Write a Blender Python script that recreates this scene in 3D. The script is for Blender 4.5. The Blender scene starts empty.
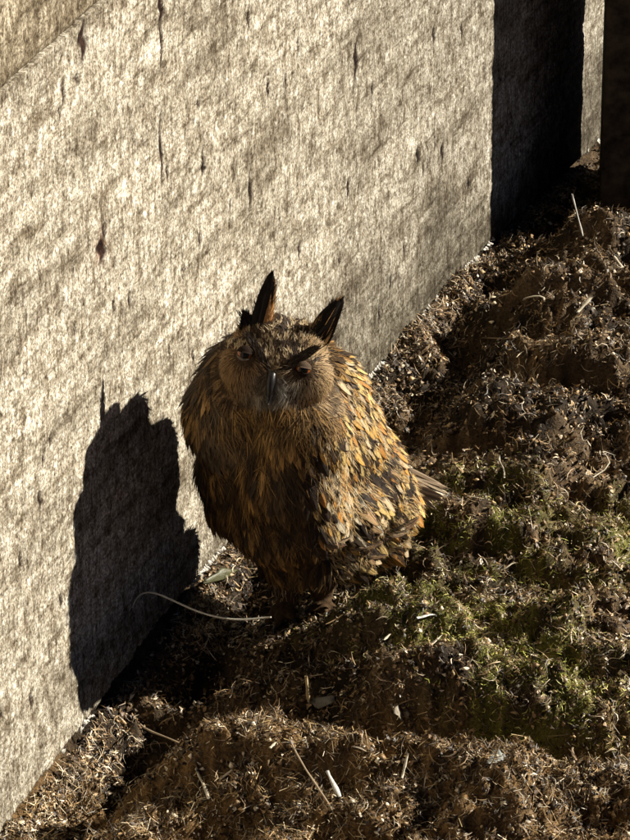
import bpy, bmesh, math, random
import numpy as np
from mathutils import Vector, Matrix, Quaternion
from mathutils.bvhtree import BVHTree
random.seed(7); rng = np.random.default_rng(7)
S = bpy.context.scene
COL = S.collection
R = math.radians

# ------------------------------------------------------------------ camera
PITCH = R(28); DIST = 8.0; FPX = 4800.0
RIGHT = Vector((1, 0, 0)); UP = Vector((0, math.sin(PITCH), math.cos(PITCH))); FWD = Vector((0, math.cos(PITCH), -math.sin(PITCH)))
CENTRE = RIGHT * (25 / 600) + UP * (180 / 600)
CAMP = CENTRE - FWD * DIST
cam_d = bpy.data.cameras.new('camera'); cam = bpy.data.objects.new('camera', cam_d); COL.objects.link(cam)
cam.location = CAMP; cam.rotation_euler = (math.pi / 2 - PITCH, 0, 0)
cam_d.sensor_fit = 'HORIZONTAL'; cam_d.sensor_width = 36; cam_d.lens = 36 * FPX / 630
cam_d.clip_start = 0.1; cam_d.clip_end = 3000
S.camera = cam
# ------------------------------------------------------------------ light
SUN = Vector((0.283, 0.086, 0.161)).normalized()
w = bpy.data.worlds.new('World'); S.world = w; w.use_nodes = True
nt = w.node_tree; bg = nt.nodes['Background']; sky = nt.nodes.new('ShaderNodeTexSky')
sky.sky_type = 'NISHITA'; sky.sun_disc = False; sky.air_density = 0.12; sky.dust_density = 0.3; sky.altitude = 2500
sky.sun_elevation = math.asin(SUN.z); sky.sun_rotation = math.atan2(SUN.x, SUN.y)
nt.links.new(sky.outputs[0], bg.inputs[0]); bg.inputs[1].default_value = 0.05
sd = bpy.data.lights.new('sun', 'SUN'); sd.energy = 5.0; sd.angle = R(0.5); sd.color = (1.0, 0.93, 0.80)
so = bpy.data.objects.new('sun', sd); COL.objects.link(so); so.location = (4, 3, 4)
so.rotation_euler = SUN.to_track_quat('Z', 'Y').to_euler()
S.view_settings.view_transform = 'Standard'; S.view_settings.look = 'None'
S.view_settings.gamma = 1; S.view_settings.exposure = 0.75
S.render.engine = 'CYCLES'; S.cycles.max_bounces = 4; S.cycles.diffuse_bounces = 1

# ------------------------------------------------------------------ helpers
def ray(px, py):
    return (FWD + RIGHT * ((px - 315) / FPX) - UP * ((py - 420) / FPX)).normalized()
def at_z(px, py, z=0.0):
    d = ray(px, py); return CAMP + d * ((z - CAMP.z) / d.z)
def at_y(px, py, y=0.0):
    d = ray(px, py); return CAMP + d * ((y - CAMP.y) / d.y)
def proj(P):
    P = np.asarray(P, float) - np.array(CAMP)
    z = P @ np.array(FWD)
    return 315 + FPX * (P @ np.array(RIGHT)) / z, 420 - FPX * (P @ np.array(UP)) / z
WA = R(68.0); WT = Vector((math.cos(WA), math.sin(WA), 0)); WN = Vector((math.sin(WA), -math.cos(WA), 0))
W0 = at_z(190, 584); W0.z = 0
def at_wall(px, py):
    d = ray(px, py); t = (W0 - CAMP).dot(WN) / d.dot(WN); P = CAMP + d * t
    return (P - W0).dot(WT), P.z

def hsh(i, j, s):
    n = (i.astype(np.int64) * 374761393 + j.astype(np.int64) * 668265263 + s * 1442695041) & 0xffffffff
    n = ((n ^ (n >> 13)) * 1274126177) & 0xffffffff
    n = n ^ (n >> 16)
    return (n & 0xffffff) / float(0xffffff)
def vnoise(x, y, s=0):
    xi = np.floor(x).astype(np.int64); yi = np.floor(y).astype(np.int64)
    fx = x - xi; fy = y - yi; fx = fx * fx * (3 - 2 * fx); fy = fy * fy * (3 - 2 * fy)
    a = hsh(xi, yi, s); b = hsh(xi + 1, yi, s); c = hsh(xi, yi + 1, s); d = hsh(xi + 1, yi + 1, s)
    return (a * (1 - fx) + b * fx) * (1 - fy) + (c * (1 - fx) + d * fx) * fy
def bil(x, y, s): return np.abs(vnoise(x, y, s) * 2 - 1)

def mesh_np(name, V, F, mat=None, smooth=False, col=None, uv=None, parent=None, link=True):
    """V (n,3), F (m,k) all the same k; col (n,3) per vertex; uv (n,2) per vertex"""
    V = np.ascontiguousarray(V, np.float32); F = np.ascontiguousarray(F, np.int32)
    m = bpy.data.meshes.new(name); m.vertices.add(len(V)); m.vertices.foreach_set('co', V.ravel())
    k = F.shape[1]; m.loops.add(F.size); m.loops.foreach_set('vertex_index', F.ravel())
    m.polygons.add(len(F)); m.polygons.foreach_set('loop_start', np.arange(len(F), dtype=np.int32) * k)
    m.polygons.foreach_set('loop_total', np.full(len(F), k, np.int32))
    m.update(calc_edges=True)
    if smooth: m.polygons.foreach_set('use_smooth', np.ones(len(F), bool))
    if col is not None:
        c = np.ones((len(V), 4), np.float32); c[:, :3] = col
        a = m.color_attributes.new('Col', 'FLOAT_COLOR', 'POINT'); a.data.foreach_set('color', c.ravel())
    if uv is not None:
        a = m.attributes.new('fuv', 'FLOAT_VECTOR', 'POINT'); u3 = np.zeros((len(V), 3), np.float32); u3[:, :uv.shape[1]] = uv
        a.data.foreach_set('vector', u3.ravel())
    if mat: m.materials.append(mat)
    if not link: return m
    o = bpy.data.objects.new(name, m); COL.objects.link(o)
    if parent: o.parent = parent
    return o
def tag(o, label=None, cat=None, group=None, kind=None):
    if label: o['label'] = label
    if cat: o['category'] = cat
    if group: o['group'] = group
    if kind: o['kind'] = kind
    return o
def empty(name, loc=(0, 0, 0)):
    o = bpy.data.objects.new(name, None); o.location = loc; o.empty_display_size = .05; COL.objects.link(o); return o

class NT:
    def __init__(s, name):
        s.m = bpy.data.materials.new(name); s.m.use_nodes = True; s.t = s.m.node_tree
        s.b = s.t.nodes['Principled BSDF']
    def n(s, ty, **k):
        x = s.t.nodes.new(ty)
        for a, v in k.items(): setattr(x, a, v)
        return x
    def l(s, a, b): s.t.links.new(a, b)
    def noise(s, vec, scale, detail=4, rough=.6):
        x = s.n('ShaderNodeTexNoise'); x.inputs['Scale'].default_value = scale; x.inputs['Detail'].default_value = detail
        x.inputs['Roughness'].default_value = rough; s.l(vec, x.inputs['Vector']); return x.outputs['Fac']
    def ramp(s, fac, *st):
        x = s.n('ShaderNodeValToRGB'); e = x.color_ramp.elements
        while len(e) < len(st): e.new(.5)
        for q, (p, c) in zip(e, st):
            q.position = p; q.color = (*c, 1) if isinstance(c, tuple) else (c, c, c, 1)
        s.l(fac, x.inputs[0]); return x.outputs[0]
    def math(s, op, a, b=None, clamp=False):
        x = s.n('ShaderNodeMath', operation=op, use_clamp=clamp)
        for i, v in enumerate((a, b)):
            if v is None: continue
            if hasattr(v, 'links'): s.l(v, x.inputs[i])
            else: x.inputs[i].default_value = v
        return x.outputs[0]
    def mix(s, f, a, b, bt='MIX'):
        x = s.n('ShaderNodeMix', data_type='RGBA', blend_type=bt)
        for i, v in ((0, f), (6, a), (7, b)):
            if hasattr(v, 'links'): s.l(v, x.inputs[i])
            elif i == 0: x.inputs[i].default_value = v
            else: x.inputs[i].default_value = (*v, 1)
        return x.outputs[2]
    def map(s, vec, sc, rot=(0, 0, 0)):
        x = s.n('ShaderNodeMapping'); x.inputs['Scale'].default_value = sc; x.inputs['Rotation'].default_value = rot
        s.l(vec, x.inputs[0]); return x.outputs[0]
    def bump(s, h, strength, dist, normal=None):
        x = s.n('ShaderNodeBump'); x.inputs['Strength'].default_value = strength; x.inputs['Distance'].default_value = dist
        s.l(h, x.inputs['Height'])
        if normal: s.l(normal, x.inputs['Normal'])
        return x.outputs[0]
    def attr(s, name, out='Color'):
        x = s.n('ShaderNodeAttribute', attribute_name=name); return x.outputs[out]

# materials -----------------------------------------------------------------
def mat_attr(name, rough=.8, spec=.3, noise_amt=.5, scale=300, bumpd=.0006):
    k = NT(name); tc = k.n('ShaderNodeTexCoord').outputs['Object']
    f = k.noise(tc, scale, 3)
    c = k.mix(noise_amt, k.attr('Col'), k.ramp(f, (.3, .25), (.7, 1.6)), 'MULTIPLY')
    k.l(c, k.b.inputs['Base Color']); k.b.inputs['Roughness'].default_value = rough
    k.b.inputs['Specular IOR Level'].default_value = spec
    k.l(k.bump(f, .8, bumpd), k.b.inputs['Normal']); return k.m
M_soil = mat_attr('soil', .85, .25, .8, 260, .004)
M_litter = mat_attr('litter', .5, .5, .5, 400)
M_moss = mat_attr('moss', .75, .25, .4, 400)
M_straw = mat_attr('dry_straw', .55, .4, .35, 500, .0003)

def wall_mat():
    k = NT('weathered_wood'); tc = k.n('ShaderNodeTexCoord').outputs['Object']   # x along the wall, z up
    fine = k.noise(k.map(tc, (100, 80, 80)), 1.0, 6, .8)
    mid = k.noise(k.map(tc, (36, 17, 17)), 1.0, 5, .75)
    big = k.noise(k.map(tc, (2.2, 7, 7)), 1.0, 5, .6)
    saw = k.noise(k.map(tc, (5.5, 30, 30), (0, R(4), 0)), 1.0, 6, .75)
    fib = k.noise(k.map(tc, (120, 26, 26)), 1.0, 6, .72); gr = k.noise(k.map(tc, (300, 210, 210)), 1.0, 2, .6)
    c = k.ramp(fine, (.32, (.16, .13, .095)), (.44, (.44, .39, .31)), (.53, (.70, .665, .57)), (.64, (.92, .90, .83)))
    c = k.mix(1, c, k.ramp(mid, (.36, (.40, .34, .27)), (.47, (.86, .82, .75)), (.60, (1.2, 1.19, 1.15))), 'MULTIPLY')
    c = k.mix(1, c, k.ramp(fib, (.34, (.10, .07, .045)), (.40, (.72, .69, .64)), (.55, (1.14, 1.14, 1.14))), 'MULTIPLY')
    c = k.mix(1, c, k.ramp(gr, (.37, (.45, .42, .38)), (.5, (1, 1, 1)), (.65, (1.3, 1.3, 1.28))), 'MULTIPLY')
    c = k.mix(.75, c, k.ramp(big, (.36, (.46, .42, .36)), (.50, (.97, .96, .93)), (.66, (1.3, 1.3, 1.29))), 'MULTIPLY')
    c = k.mix(.85, c, k.ramp(saw, (.37, (.36, .31, .25)), (.49, (.97, .96, .95)), (.62, (1.15, 1.15, 1.17))), 'MULTIPLY')
    dg = k.noise(k.map(tc, (9, 85, 85), (0, R(7), 0)), 1.0, 4, .7); c = k.mix(.6, c, k.ramp(dg, (.37, (.35, .29, .22)), (.44, (1.0, 1.0, 1.0))), 'MULTIPLY')
    c = k.mix(1, c, (.91, .93, .985), 'MULTIPLY')
    c = k.mix(1.0, c, k.attr('Col'), 'MULTIPLY')
    k.l(c, k.b.inputs['Base Color']); k.b.inputs['Roughness'].default_value = .8; k.b.inputs['Specular IOR Level'].default_value = .2
    b1 = k.bump(mid, .45, .006); b2 = k.bump(fine, 1.0, .0028, b1); k.l(b2, k.b.inputs['Normal'])
    return k.m
M_wall = wall_mat()
def plain(name, c, rough=.6, spec=.4, scale=200, lo=.6, hi=1.3, bd=.0005):
    k = NT(name); tc = k.n('ShaderNodeTexCoord').outputs['Object']; f = k.noise(tc, scale, 4)
    k.l(k.mix(1, c, k.ramp(f, (.3, lo), (.7, hi)), 'MULTIPLY'), k.b.inputs['Base Color'])
    k.b.inputs['Roughness'].default_value = rough; k.b.inputs['Specular IOR Level'].default_value = spec
    k.l(k.bump(f, .7, bd), k.b.inputs['Normal']); return k.m
M_post = plain('dark_old_timber', (.035, .026, .019), .85, .2, 40, .3, 2.0, .006)
M_edge = plain('splintered_wood_glint', (.72, .68, .60), .35, .8, 300, .5, 1.2, .001)

# ------------------------------------------------------------------ wall geometry data
base_px = [(-200, 1090), (0, 832), (45, 772), (90, 716), (150, 632), (190, 584), (215, 556), (290, 468), (370, 376), (430, 304), (490, 242), (550, 186), (600, 139), (700, 50)]
bs = np.array([at_wall(*p) for p in base_px])
def zb(s): return np.interp(s, bs[:, 0], bs[:, 1])
joint = (at_wall(0, 105), at_wall(93, 0)); ZJ = (joint[0][1] + joint[1][1]) / 2
print('joint z', joint, 'base', bs)

# ------------------------------------------------------------------ ground
def px_gauss(px, py, cx, cy, rx, ry, rot=0.0):
    dx = px - cx; dy = py - cy; c, s_ = math.cos(rot), math.sin(rot)
    u = (dx * c + dy * s_) / rx; v = (-dx * s_ + dy * c) / ry
    return np.exp(-(u * u + v * v))
# mounds and hollows: centre on the ground, half sizes in metres, height, turn
LUMPS = []
def lump(px, py, rx, ry, h, rot=0, p=1.0):
    g = at_z(px, py); LUMPS.append((g.x, g.y, rx, ry, h, rot, p))
lump(505, 672, .31, .23, .062, -.10, 4)       # mossy terrace right of the owl
lump(450, 600, .16, .05, .022, -.1, 2)
lump(560, 650, .12, .04, .020, .1, 2)
lump(470, 690, .10, .035, .018, .1, 2)
lump(510, 530, .22, .16, .045, .2, 3)
lump(545, 490, .09, .07, .045, 0, 1)
lump(405, 738, .34, .040, -.075, -.04, 1)      # trench below the terrace
lump(585, 745, .16, .05, -.05, 0, 1)
lump(290, 765, .20, .14, .05, -.15, 2)      # front heap
lump(140, 815, .12, .08, .04, .3, 2)
lump(500, 800, .24, .12, .045, 0, 2)
lump(230, 825, .07, .05, -.04, 0, 1)
lump(120, 745, .10, .14, -.05, -.4, 1)      # hollow by the wall in front
lump(190, 640, .13, .13, -.045, 0, 1)       # hollow left of the feet
lump(408, 425, .08, .09, -.11, 0, 1)
lump(470, 345, .05, .10, -.05, .2, 1)        # hollow behind the back
lump(470, 420, .12, .10, .05, .2, 1)
lump(560, 430, .14, .14, .035, 0, 1)
lump(440, 330, .10, .13, .03, .3, 1)
lump(545, 290, .17, .16, .065, .3, 2)
lump(610, 235, .16, .12, .045, .3, 2)
lump(600, 360, .16, .10, .05, 0, 1)
lump(500, 375, .09, .05, -.04, -.3, 1)
lump(600, 600, .10, .03, -.05, -.1, 1)
lump(350, 585, .10, .08, -.02, 0, 1)
W0n = np.array([W0.x, W0.y]); WTn = np.array([WT.x, WT.y]); WNn = np.array([WN.x, WN.y])
def G(x, y, fine=True):
    x = np.asarray(x, float); y = np.asarray(y, float)
    s = (x - W0n[0]) * WTn[0] + (y - W0n[1]) * WTn[1]; d = (x - W0n[0]) * WNn[0] + (y - W0n[1]) * WNn[1]
    dd = np.clip(d, 0, None)
    h = (zb(s) - .012) * np.exp(-(dd / .35) ** 2) - .055 * np.exp(-((dd - .095) / .06) ** 2)
    far = np.clip((np.hypot(x, y) - 2.5) / 3, 0, 1)
    h = h * (1 - far)
    for cx, cy, rx, ry, hh, rot, p in LUMPS:
        c, q = math.cos(rot), math.sin(rot); u = ((x - cx) * c + (y - cy) * q) / rx; v = (-(x - cx) * q + (y - cy) * c) / ry
        h = h + hh * np.exp(-(u * u + v * v) ** p) * ((1 - .55 * np.clip(u, -1.2, 1.2) - .35 * np.clip(v, -1.2, 1.2)) if hh > 0 else 1)
    near = np.clip(dd / .06, .15, 1)
    wx = x + .03 * vnoise(x * 11, y * 11, 8) ; wy = y + .03 * vnoise(x * 11 + 7, y * 11, 9)
    xa = wx * .83 + wy * .56; ya = -wx * .56 + wy * .83; xb = wx * .42 - wy * .91; yb = wx * .91 + wy * .42
    st = lambda v, k: np.clip((v - .5) * k + .5, 0, 1) ** 2 * (3 - 2 * np.clip((v - .5) * k + .5, 0, 1))
    n = .030 * (vnoise(x * 4, y * 6, 1) - .5) + .038 * (st(vnoise(wx * 5.5 + 3, wy * 13 + wx * 2, 2), 2.6) - .5) + .026 * (st(vnoise(wx * 12 - wy * 3, wy * 27, 3), 2.4) - .5) + .016 * (.5 - bil(xb * 26, yb * 30, 11)) + .014 * (st(vnoise(xa * 50, ya * 50, 4), 2.0) - .5)
    if fine: n = n + .018 * (vnoise(xb * 95, yb * 95, 5) - .5) + .007 * (vnoise(x * 190, y * 190, 6) - .5)
    foot = np.exp(-((x / .09) ** 2 + ((y + .02) / .10) ** 2) ** 2)
    h = h + n * near * (1 - .8 * foot)
    return h
def Gn(x, y, e=.006):
    gx = (G(x + e, y) - G(x - e, y)) / (2 * e); gy = (G(x, y + e) - G(x, y - e)) / (2 * e)
    n = np.stack([-gx, -gy, np.ones_like(gx)], -1); return n / np.linalg.norm(n, axis=-1, keepdims=True)
def moss_mask(x, y):
    px, py = proj(np.stack([x, y, np.zeros_like(x) + .03], -1))
    m = px_gauss(px, py, 480, 530, 90, 30, .15) + px_gauss(px, py, 455, 640, 95, 30, .15) + px_gauss(px, py, 530, 700, 65, 26) + .6 * px_gauss(px, py, 618, 525, 22, 28)
    return np.clip(m * 1.9, 0, 1) * np.clip((vnoise(x * 22, y * 30, 30) - .22) * 3.0, 0, 1)
def warm_mask(x, y):    # straw coloured front heap
    px, py = proj(np.stack([x, y, np.zeros_like(x) + .03], -1))
    return np.clip((py - 700) / 60 + (vnoise(x * 9, y * 9, 31) - .5), 0, 1)

def axis(lo, hi, step, outs):
    a = [float(v) for v in np.arange(lo, hi, step)]
    g = step; v = hi
    while v < outs: a.append(v); g *= 1.35; v += g
    a.append(outs); g = step; v = lo; b = []
    while v > -outs: g *= 1.35; v -= g; b.append(max(v, -outs))
    return np.array(b[::-1] + a)
gx = axis(-.62, .95, .0062, 400); gy = axis(-1.15, 2.05, .0068, 400)
X, Y = np.meshgrid(gx, gy); Z = G(X, Y)
behind = ((X - W0n[0]) * WNn[0] + (Y - W0n[1]) * WNn[1])
nx_, ny_ = len(gx), len(gy)
idx = np.arange(nx_ * ny_).reshape(ny_, nx_)
F = np.stack([idx[:-1, :-1], idx[:-1, 1:], idx[1:, 1:], idx[1:, :-1]], -1).reshape(-1, 4)
xf, yf = X.ravel(), Y.ravel()
t = vnoise(xf * 14, yf * 14, 40)[:, None]; t2 = vnoise(xf * 120, yf * 120, 41)[:, None]
t = np.clip((t - .3) * 2.2, 0, 1); c = np.array([.025, .016, .008]) * (1 - t) + np.array([.12, .078, .040]) * t
c = c * (.35 + 1.4 * t2); wm = warm_mask(xf, yf)[:, None]; c = c * (1 - wm) + np.array([.17, .10, .040]) * (.35 + 1.4 * t2) * wm
mm = moss_mask(xf, yf)[:, None]; c = c * (1 - mm) + np.array([.14, .135, .028]) * (.35 + 1.4 * t2) * mm
ground = mesh_np('ground', np.stack([xf, yf, Z.ravel()], -1), F, M_soil, True, col=c)
tag(ground, 'dark lumpy earth and manure sloping to the foot of the wall', kind='structure')

# ------------------------------------------------------------------ wall
GOUGES = [(83, 42, 9, 26), (77, 80, 3, 10), (63, 92, 3, 18), (59, 112, 2, 12), (161, 8, 6, 22), (161, 40, 3, 40), (248, 20, 3, 14), (161, 150, 4, 50), (285, 82, 3, 14), (101, 250, 9, 18), (104, 232, 4, 14), (198, 104, 3, 8),
          (167, 172, 3, 12), (462, 30, 4, 14), (434, 36, 4, 16), (418, 155, 4, 14), (442, 153, 5, 16), (348, 188, 4, 14), (356, 60, 6, 30), (372, 90, 3, 12), (468, 183, 4, 10), (203, 168, 6, 10), (268, 90, 3, 12), (250, 190, 3, 30),
          (230, 205, 3, 10), (20, 560, 3, 14), (40, 500, 3, 14), (60, 600, 3, 10), (30, 700, 3, 12), (75, 330, 3, 10), (130, 300, 3, 10), (300, 250, 3, 12), (390, 280, 3, 12), (340, 260, 3, 9), (50, 440, 4, 10), (200, 240, 3, 12)]
GG = [(*at_wall(px, py), w_ / 600 / .39 * .32, h_ / 530 * .62) for px, py, w_, h_ in GOUGES]
# a few more knife-thin checks over the whole board
for _ in range(90):
    GG.append((rng.uniform(-1.2, 2.4), rng.uniform(.05, 1.4), rng.uniform(.0018, .004), rng.uniform(.006, .022)))
wall = empty('wooden_wall', (W0.x, W0.y, 0)); wall.rotation_euler = (0, 0, WA - 0.0)
# local x = along wall, local -y = front normal (WN)
tag(wall, 'tall pale weathered rough wooden wall the owl sits beside', 'wall')
def board(name, z0, z1, fine_z, off, seed):
    sx = axis(-.80, 1.90, .0036 if z0 is None else .0060, 3.2)
    sx = sx[(sx > -3.0) & (sx < 3.2)]
    if z0 is None: vv = np.linspace(0, 1, 330); low = True
    else: vv = np.linspace(0, 1, fine_z); low = False
    SX, VV = np.meshgrid(sx, vv)
    lo = (zb(SX) + .006 * (vnoise(SX * 60, SX * 0, 50) - .5) + .006 * (vnoise(SX * 160, SX * 0, 51) - .5)) if low else z0 + .0 * SX
    hi = z1 + .003 * (vnoise(SX * 25, SX * 0, seed) - .5) + .002 * (vnoise(SX * 120, SX * 0, seed + 1) - .5) if low else z1
    SZ = lo + (hi - lo) * VV
    dsp = .0026 * (vnoise(SX * 50, SZ * 32, seed) - .5) + .0014 * (vnoise(SX * 110, SZ * 70, seed + 2) - .5) + .0020 * (vnoise(SX * 6 + 1.5 * vnoise(SX * 9, SZ * 9, 7), SZ * 38, seed + 3) - .5) + .004 * .5 * (vnoise(SX * 5, SZ * 9, seed + 4) - .5)
    dsp = dsp + .0016 * (hsh((SX * 1000).astype(np.int64), (SZ * 1000).astype(np.int64), seed) - .5)
    colr = np.ones(SX.shape + (3,))
    for gs, gz, rw, rh in GG:
        if not low and gz < z0: continue
        m = (np.abs(SX - gs) < rw * 3) & (np.abs(SZ - gz) < rh * 2.5)
        if not m.any(): continue
        u = (SX[m] - gs + .5 * rw * np.sin((SZ[m] - gz) / rh * 4)) / rw; v = (SZ[m] - gz) / rh
        e = np.exp(-(u * u + v * v) ** 1.5); dsp[m] -= .0030 * e
        ee = np.clip(e * 1.8, 0, 1)[:, None]; colr[m] *= 1 - ee * np.array([.93, .965, .975])
    gs, gz = at_wall(101, 246); e = np.exp(-(((SX - gs) / .022) ** 2 + ((SZ - gz) / .03) ** 2)) * np.clip(vnoise(SX * 150, SZ * 90, 77) * 2 - .5, 0, 1); colr = colr * (1 - e[..., None] * np.array([.35, .62, .72]))
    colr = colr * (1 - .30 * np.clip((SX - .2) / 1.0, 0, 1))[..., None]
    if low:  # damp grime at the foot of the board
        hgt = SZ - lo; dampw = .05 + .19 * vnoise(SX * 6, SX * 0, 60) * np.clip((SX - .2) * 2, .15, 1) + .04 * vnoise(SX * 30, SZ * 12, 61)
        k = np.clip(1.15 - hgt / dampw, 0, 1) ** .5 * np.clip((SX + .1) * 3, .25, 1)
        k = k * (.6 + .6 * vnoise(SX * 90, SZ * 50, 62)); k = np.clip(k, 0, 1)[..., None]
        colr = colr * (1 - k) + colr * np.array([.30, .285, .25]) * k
    else:
        colr = colr * np.array([.80, .76, .68])
    n1, n2 = SX.shape[1], SX.shape[0]
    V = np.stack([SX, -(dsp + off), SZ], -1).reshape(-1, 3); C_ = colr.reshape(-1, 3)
    # turn the rim back to give the board its thickness
    th = .05; top = V.reshape(n2, n1, 3)[-1].copy(); bot = V.reshape(n2, n1, 3)[0].copy()
    tb = top.copy(); tb[:, 1] = th; bb = bot.copy(); bb[:, 1] = th
    base = len(V); V = np.concatenate([V, tb, bb]); C_ = np.concatenate([C_, C_[-n1:] * .6, C_[:n1] * .6])
    id_ = np.arange(n1 * n2).reshape(n2, n1)
    F_ = [np.stack([id_[:-1, :-1], id_[:-1, 1:], id_[1:, 1:], id_[1:, :-1]], -1).reshape(-1, 4)]
    a = np.arange(n1 - 1); tI = base + a; bI = base + n1 + a
    F_.append(np.stack([id_[-1, :-1], id_[-1, 1:], tI + 1, tI], -1)); F_.append(np.stack([id_[0, 1:], id_[0, :-1], bI, bI + 1], -1))
    F_.append(np.stack([tI, tI + 1, bI + 1, bI], -1))
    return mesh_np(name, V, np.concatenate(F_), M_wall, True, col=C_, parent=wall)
board('board', None, ZJ, 0, 0.0, 100)
b2 = board('board', ZJ + .004, ZJ + .62, 110, -.005, 140)
b2['label'] = 'upper board set slightly back, duller grey brown'
# splintered lip along the lower edge, its sun glint put into the pale colour
def lip(s0, s1):
    out = []; fc = []; s = s0
    while s < s1:
        if float(vnoise(np.array([s * 30]), np.array([1.0]), 55)[0]) < .36: s += .006; continue
        L_ = random.uniform(.003, .014); z = float(zb(np.array(s))) ; hw = random.uniform(.001, .0065); pr = random.uniform(.001, .007)
        a = Vector((s, -.001, z + random.uniform(-.004, .004))); j = len(out)
        out += [a, a + Vector((L_, 0, .9 * (float(zb(np.array(s + L_))) - z))), a + Vector((L_ * .6, -pr, -hw * .3)), a + Vector((L_ * .2, -pr * .8, -hw * .6)), a + Vector((L_ * .4, -.001, hw)), a + Vector((L_ * .5, 0, -hw * 1.6))]
        fc += [(j, j + 3, j + 4), (j + 3, j + 2, j + 4), (j + 2, j + 1, j + 4), (j, j + 5, j + 3), (j + 3, j + 5, j + 2), (j + 2, j + 5, j + 1)]
        s += L_ * random.uniform(.3, .9)
    return out, fc
lv, lf = [], []
for a_, b_ in (((190, 584), (222, 548)), ((362, 384), (385, 358)), ((400, 338), (492, 240)), ((576, 161), (612, 128)), ((60, 752), (92, 712))):
    o_, f_ = lip(at_wall(*a_)[0], at_wall(*b_)[0]); f_ = [tuple(i + len(lv) for i in q) for q in f_]; lv += o_; lf += f_
lo_ = mesh_np('splintered_edge_glint', np.array([tuple(v) for v in lv]), np.array(lf), M_edge, False, parent=wall)
lo_['kind'] = 'stuff'

# ------------------------------------------------------------------ dark post at the upper right
def post():
    p0 = at_z(601, 188, .03); x0, y0 = p0.x, p0.y; wd, dp = POSTW
    t_ = empty('timber_post', (x0 + wd / 2, y0 + dp / 2, 0)); tag(t_, 'dark square timber post standing in the dirt at the right edge', 'post')
    t_.location = Vector((x0, y0, 0)) + Matrix.Rotation(R(-3), 3, 'Z') @ Vector((wd / 2, dp / 2, 0)); t_.rotation_euler = (0, 0, R(-3))
    n = 16; m = 120; ring = []
    for i in range(4):
        for k in range(n):
            f = k / n; a = [(-1, -1), (1, -1), (1, 1), (-1, 1)][i]; b = [(1, -1), (1, 1), (-1, 1), (-1, -1)][i]
            ring.append(((a[0] + (b[0] - a[0]) * f) * wd / 2, (a[1] + (b[1] - a[1]) * f) * dp / 2))
    ring = np.array(ring); N = len(ring); zz = np.linspace(-.25, 2.1, m); V = []
    for j, z in enumerate(zz):
        q = 1 + .008 * (vnoise(np.arange(N) * .9, np.full(N, z * 2), 70) - .5) + .006 * (vnoise(np.arange(N) * 2.3, np.full(N, z * 14), 71) - .5)
        q[0::n] = np.minimum(q[0::n], 1); V.append(np.concatenate([ring * q[:, None], np.full((N, 1), z)], 1))
    V = np.concatenate(V); V = np.concatenate([V, [[0, 0, zz[-1] + .01]]]); i0 = np.arange(N)
    F_ = [np.stack([j * N + i0, j * N + (i0 + 1) % N, (j + 1) * N + (i0 + 1) % N, (j + 1) * N + i0], -1) for j in range(m - 1)]
    o = mesh_np('shaft', V[:-1], np.concatenate(F_), M_post, True, parent=t_)
    capV = np.concatenate([V[(m - 1) * N:m * N], [[0, 0, zz[-1] + .008]]]); mesh_np('end_grain', capV, np.stack([i0, (i0 + 1) % N, np.full(N, N)], -1), M_post, False, parent=t_)
    return x0, y0
POSTW = (.21, .37)
px0, py0 = post()
for cx, cy in ((px0, py0), (px0 + POSTW[0], py0 + POSTW[1]), (px0, py0 + POSTW[1]), (px0 + POSTW[0], py0)):   # where its corners shade the wall
    P = Vector((cx, cy, .5)); t_ = (P - W0).dot(WN) / SUN.dot(WN); print('post shadow at', proj(np.array([P - SUN * t_]))[0])

# ------------------------------------------------------------------ litter on the ground
def sample_ground(n, spread=.0):
    """points where the ground can be seen, denser towards the frame"""
    px = rng.uniform(-60, 720, n * 2); py = rng.uniform(90, 930, n * 2)
    d = np.array(FWD)[None] + np.array(RIGHT)[None] * ((px - 315) / FPX)[:, None] - np.array(UP)[None] * ((py - 420) / FPX)[:, None]
    t_ = -CAMP.z / d[:, 2]; P = np.array(CAMP)[None] + d * t_[:, None]
    x, y = P[:, 0], P[:, 1]; k = ((x - W0n[0]) * WNn[0] + (y - W0n[1]) * WNn[1]) > .006
    x, y = x[k][:n], y[k][:n]; m = n // 9; s_ = rng.uniform(-1.0, 2.0, m); d_ = rng.uniform(-.004, .07, m)   # a strip along the foot of the wall
    x[:m] = W0n[0] + s_ * WTn[0] + d_ * WNn[0]; y[:m] = W0n[1] + s_ * WTn[1] + d_ * WNn[1]
    return x, y
def basis(n):
    """random tangent frames around normals n"""
    r = rng.normal(size=n.shape); t_ = r - (r * n).sum(-1, keepdims=True) * n; t_ /= np.linalg.norm(t_, axis=-1, keepdims=True)
    return t_, np.cross(n, t_)
def ribbons(P, T, B, N, L, W, bend, curl, seg=3):
    """flat bent strips; returns V, F"""
    k = len(P); vs = []
    for i in range(seg + 1):
        f = i / seg; u = f - .5; wd = W * (1 - .7 * abs(2 * u) ** 3)
        c_ = P + T * (L * u)[:, None] + N * (bend * (1 - 4 * u * u))[:, None] + B * (curl * (4 * u * u))[:, None]
        vs += [c_ - B * (wd / 2)[:, None], c_ + B * (wd / 2)[:, None]]
    V = np.stack(vs, 1).reshape(-1, 3); b0 = (np.arange(k) * 2 * (seg + 1))[:, None, None]
    q = np.array([[2 * i, 2 * i + 1, 2 * i + 3, 2 * i + 2] for i in range(seg)])[None]
    return V, (b0 + q).reshape(-1, 4)
def pal(cols, n, jit=.3):
    c_ = np.array(cols)[rng.integers(0, len(cols), n)]; return c_ * (1 + jit * rng.uniform(-1, 1, (n, 1)))
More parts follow.
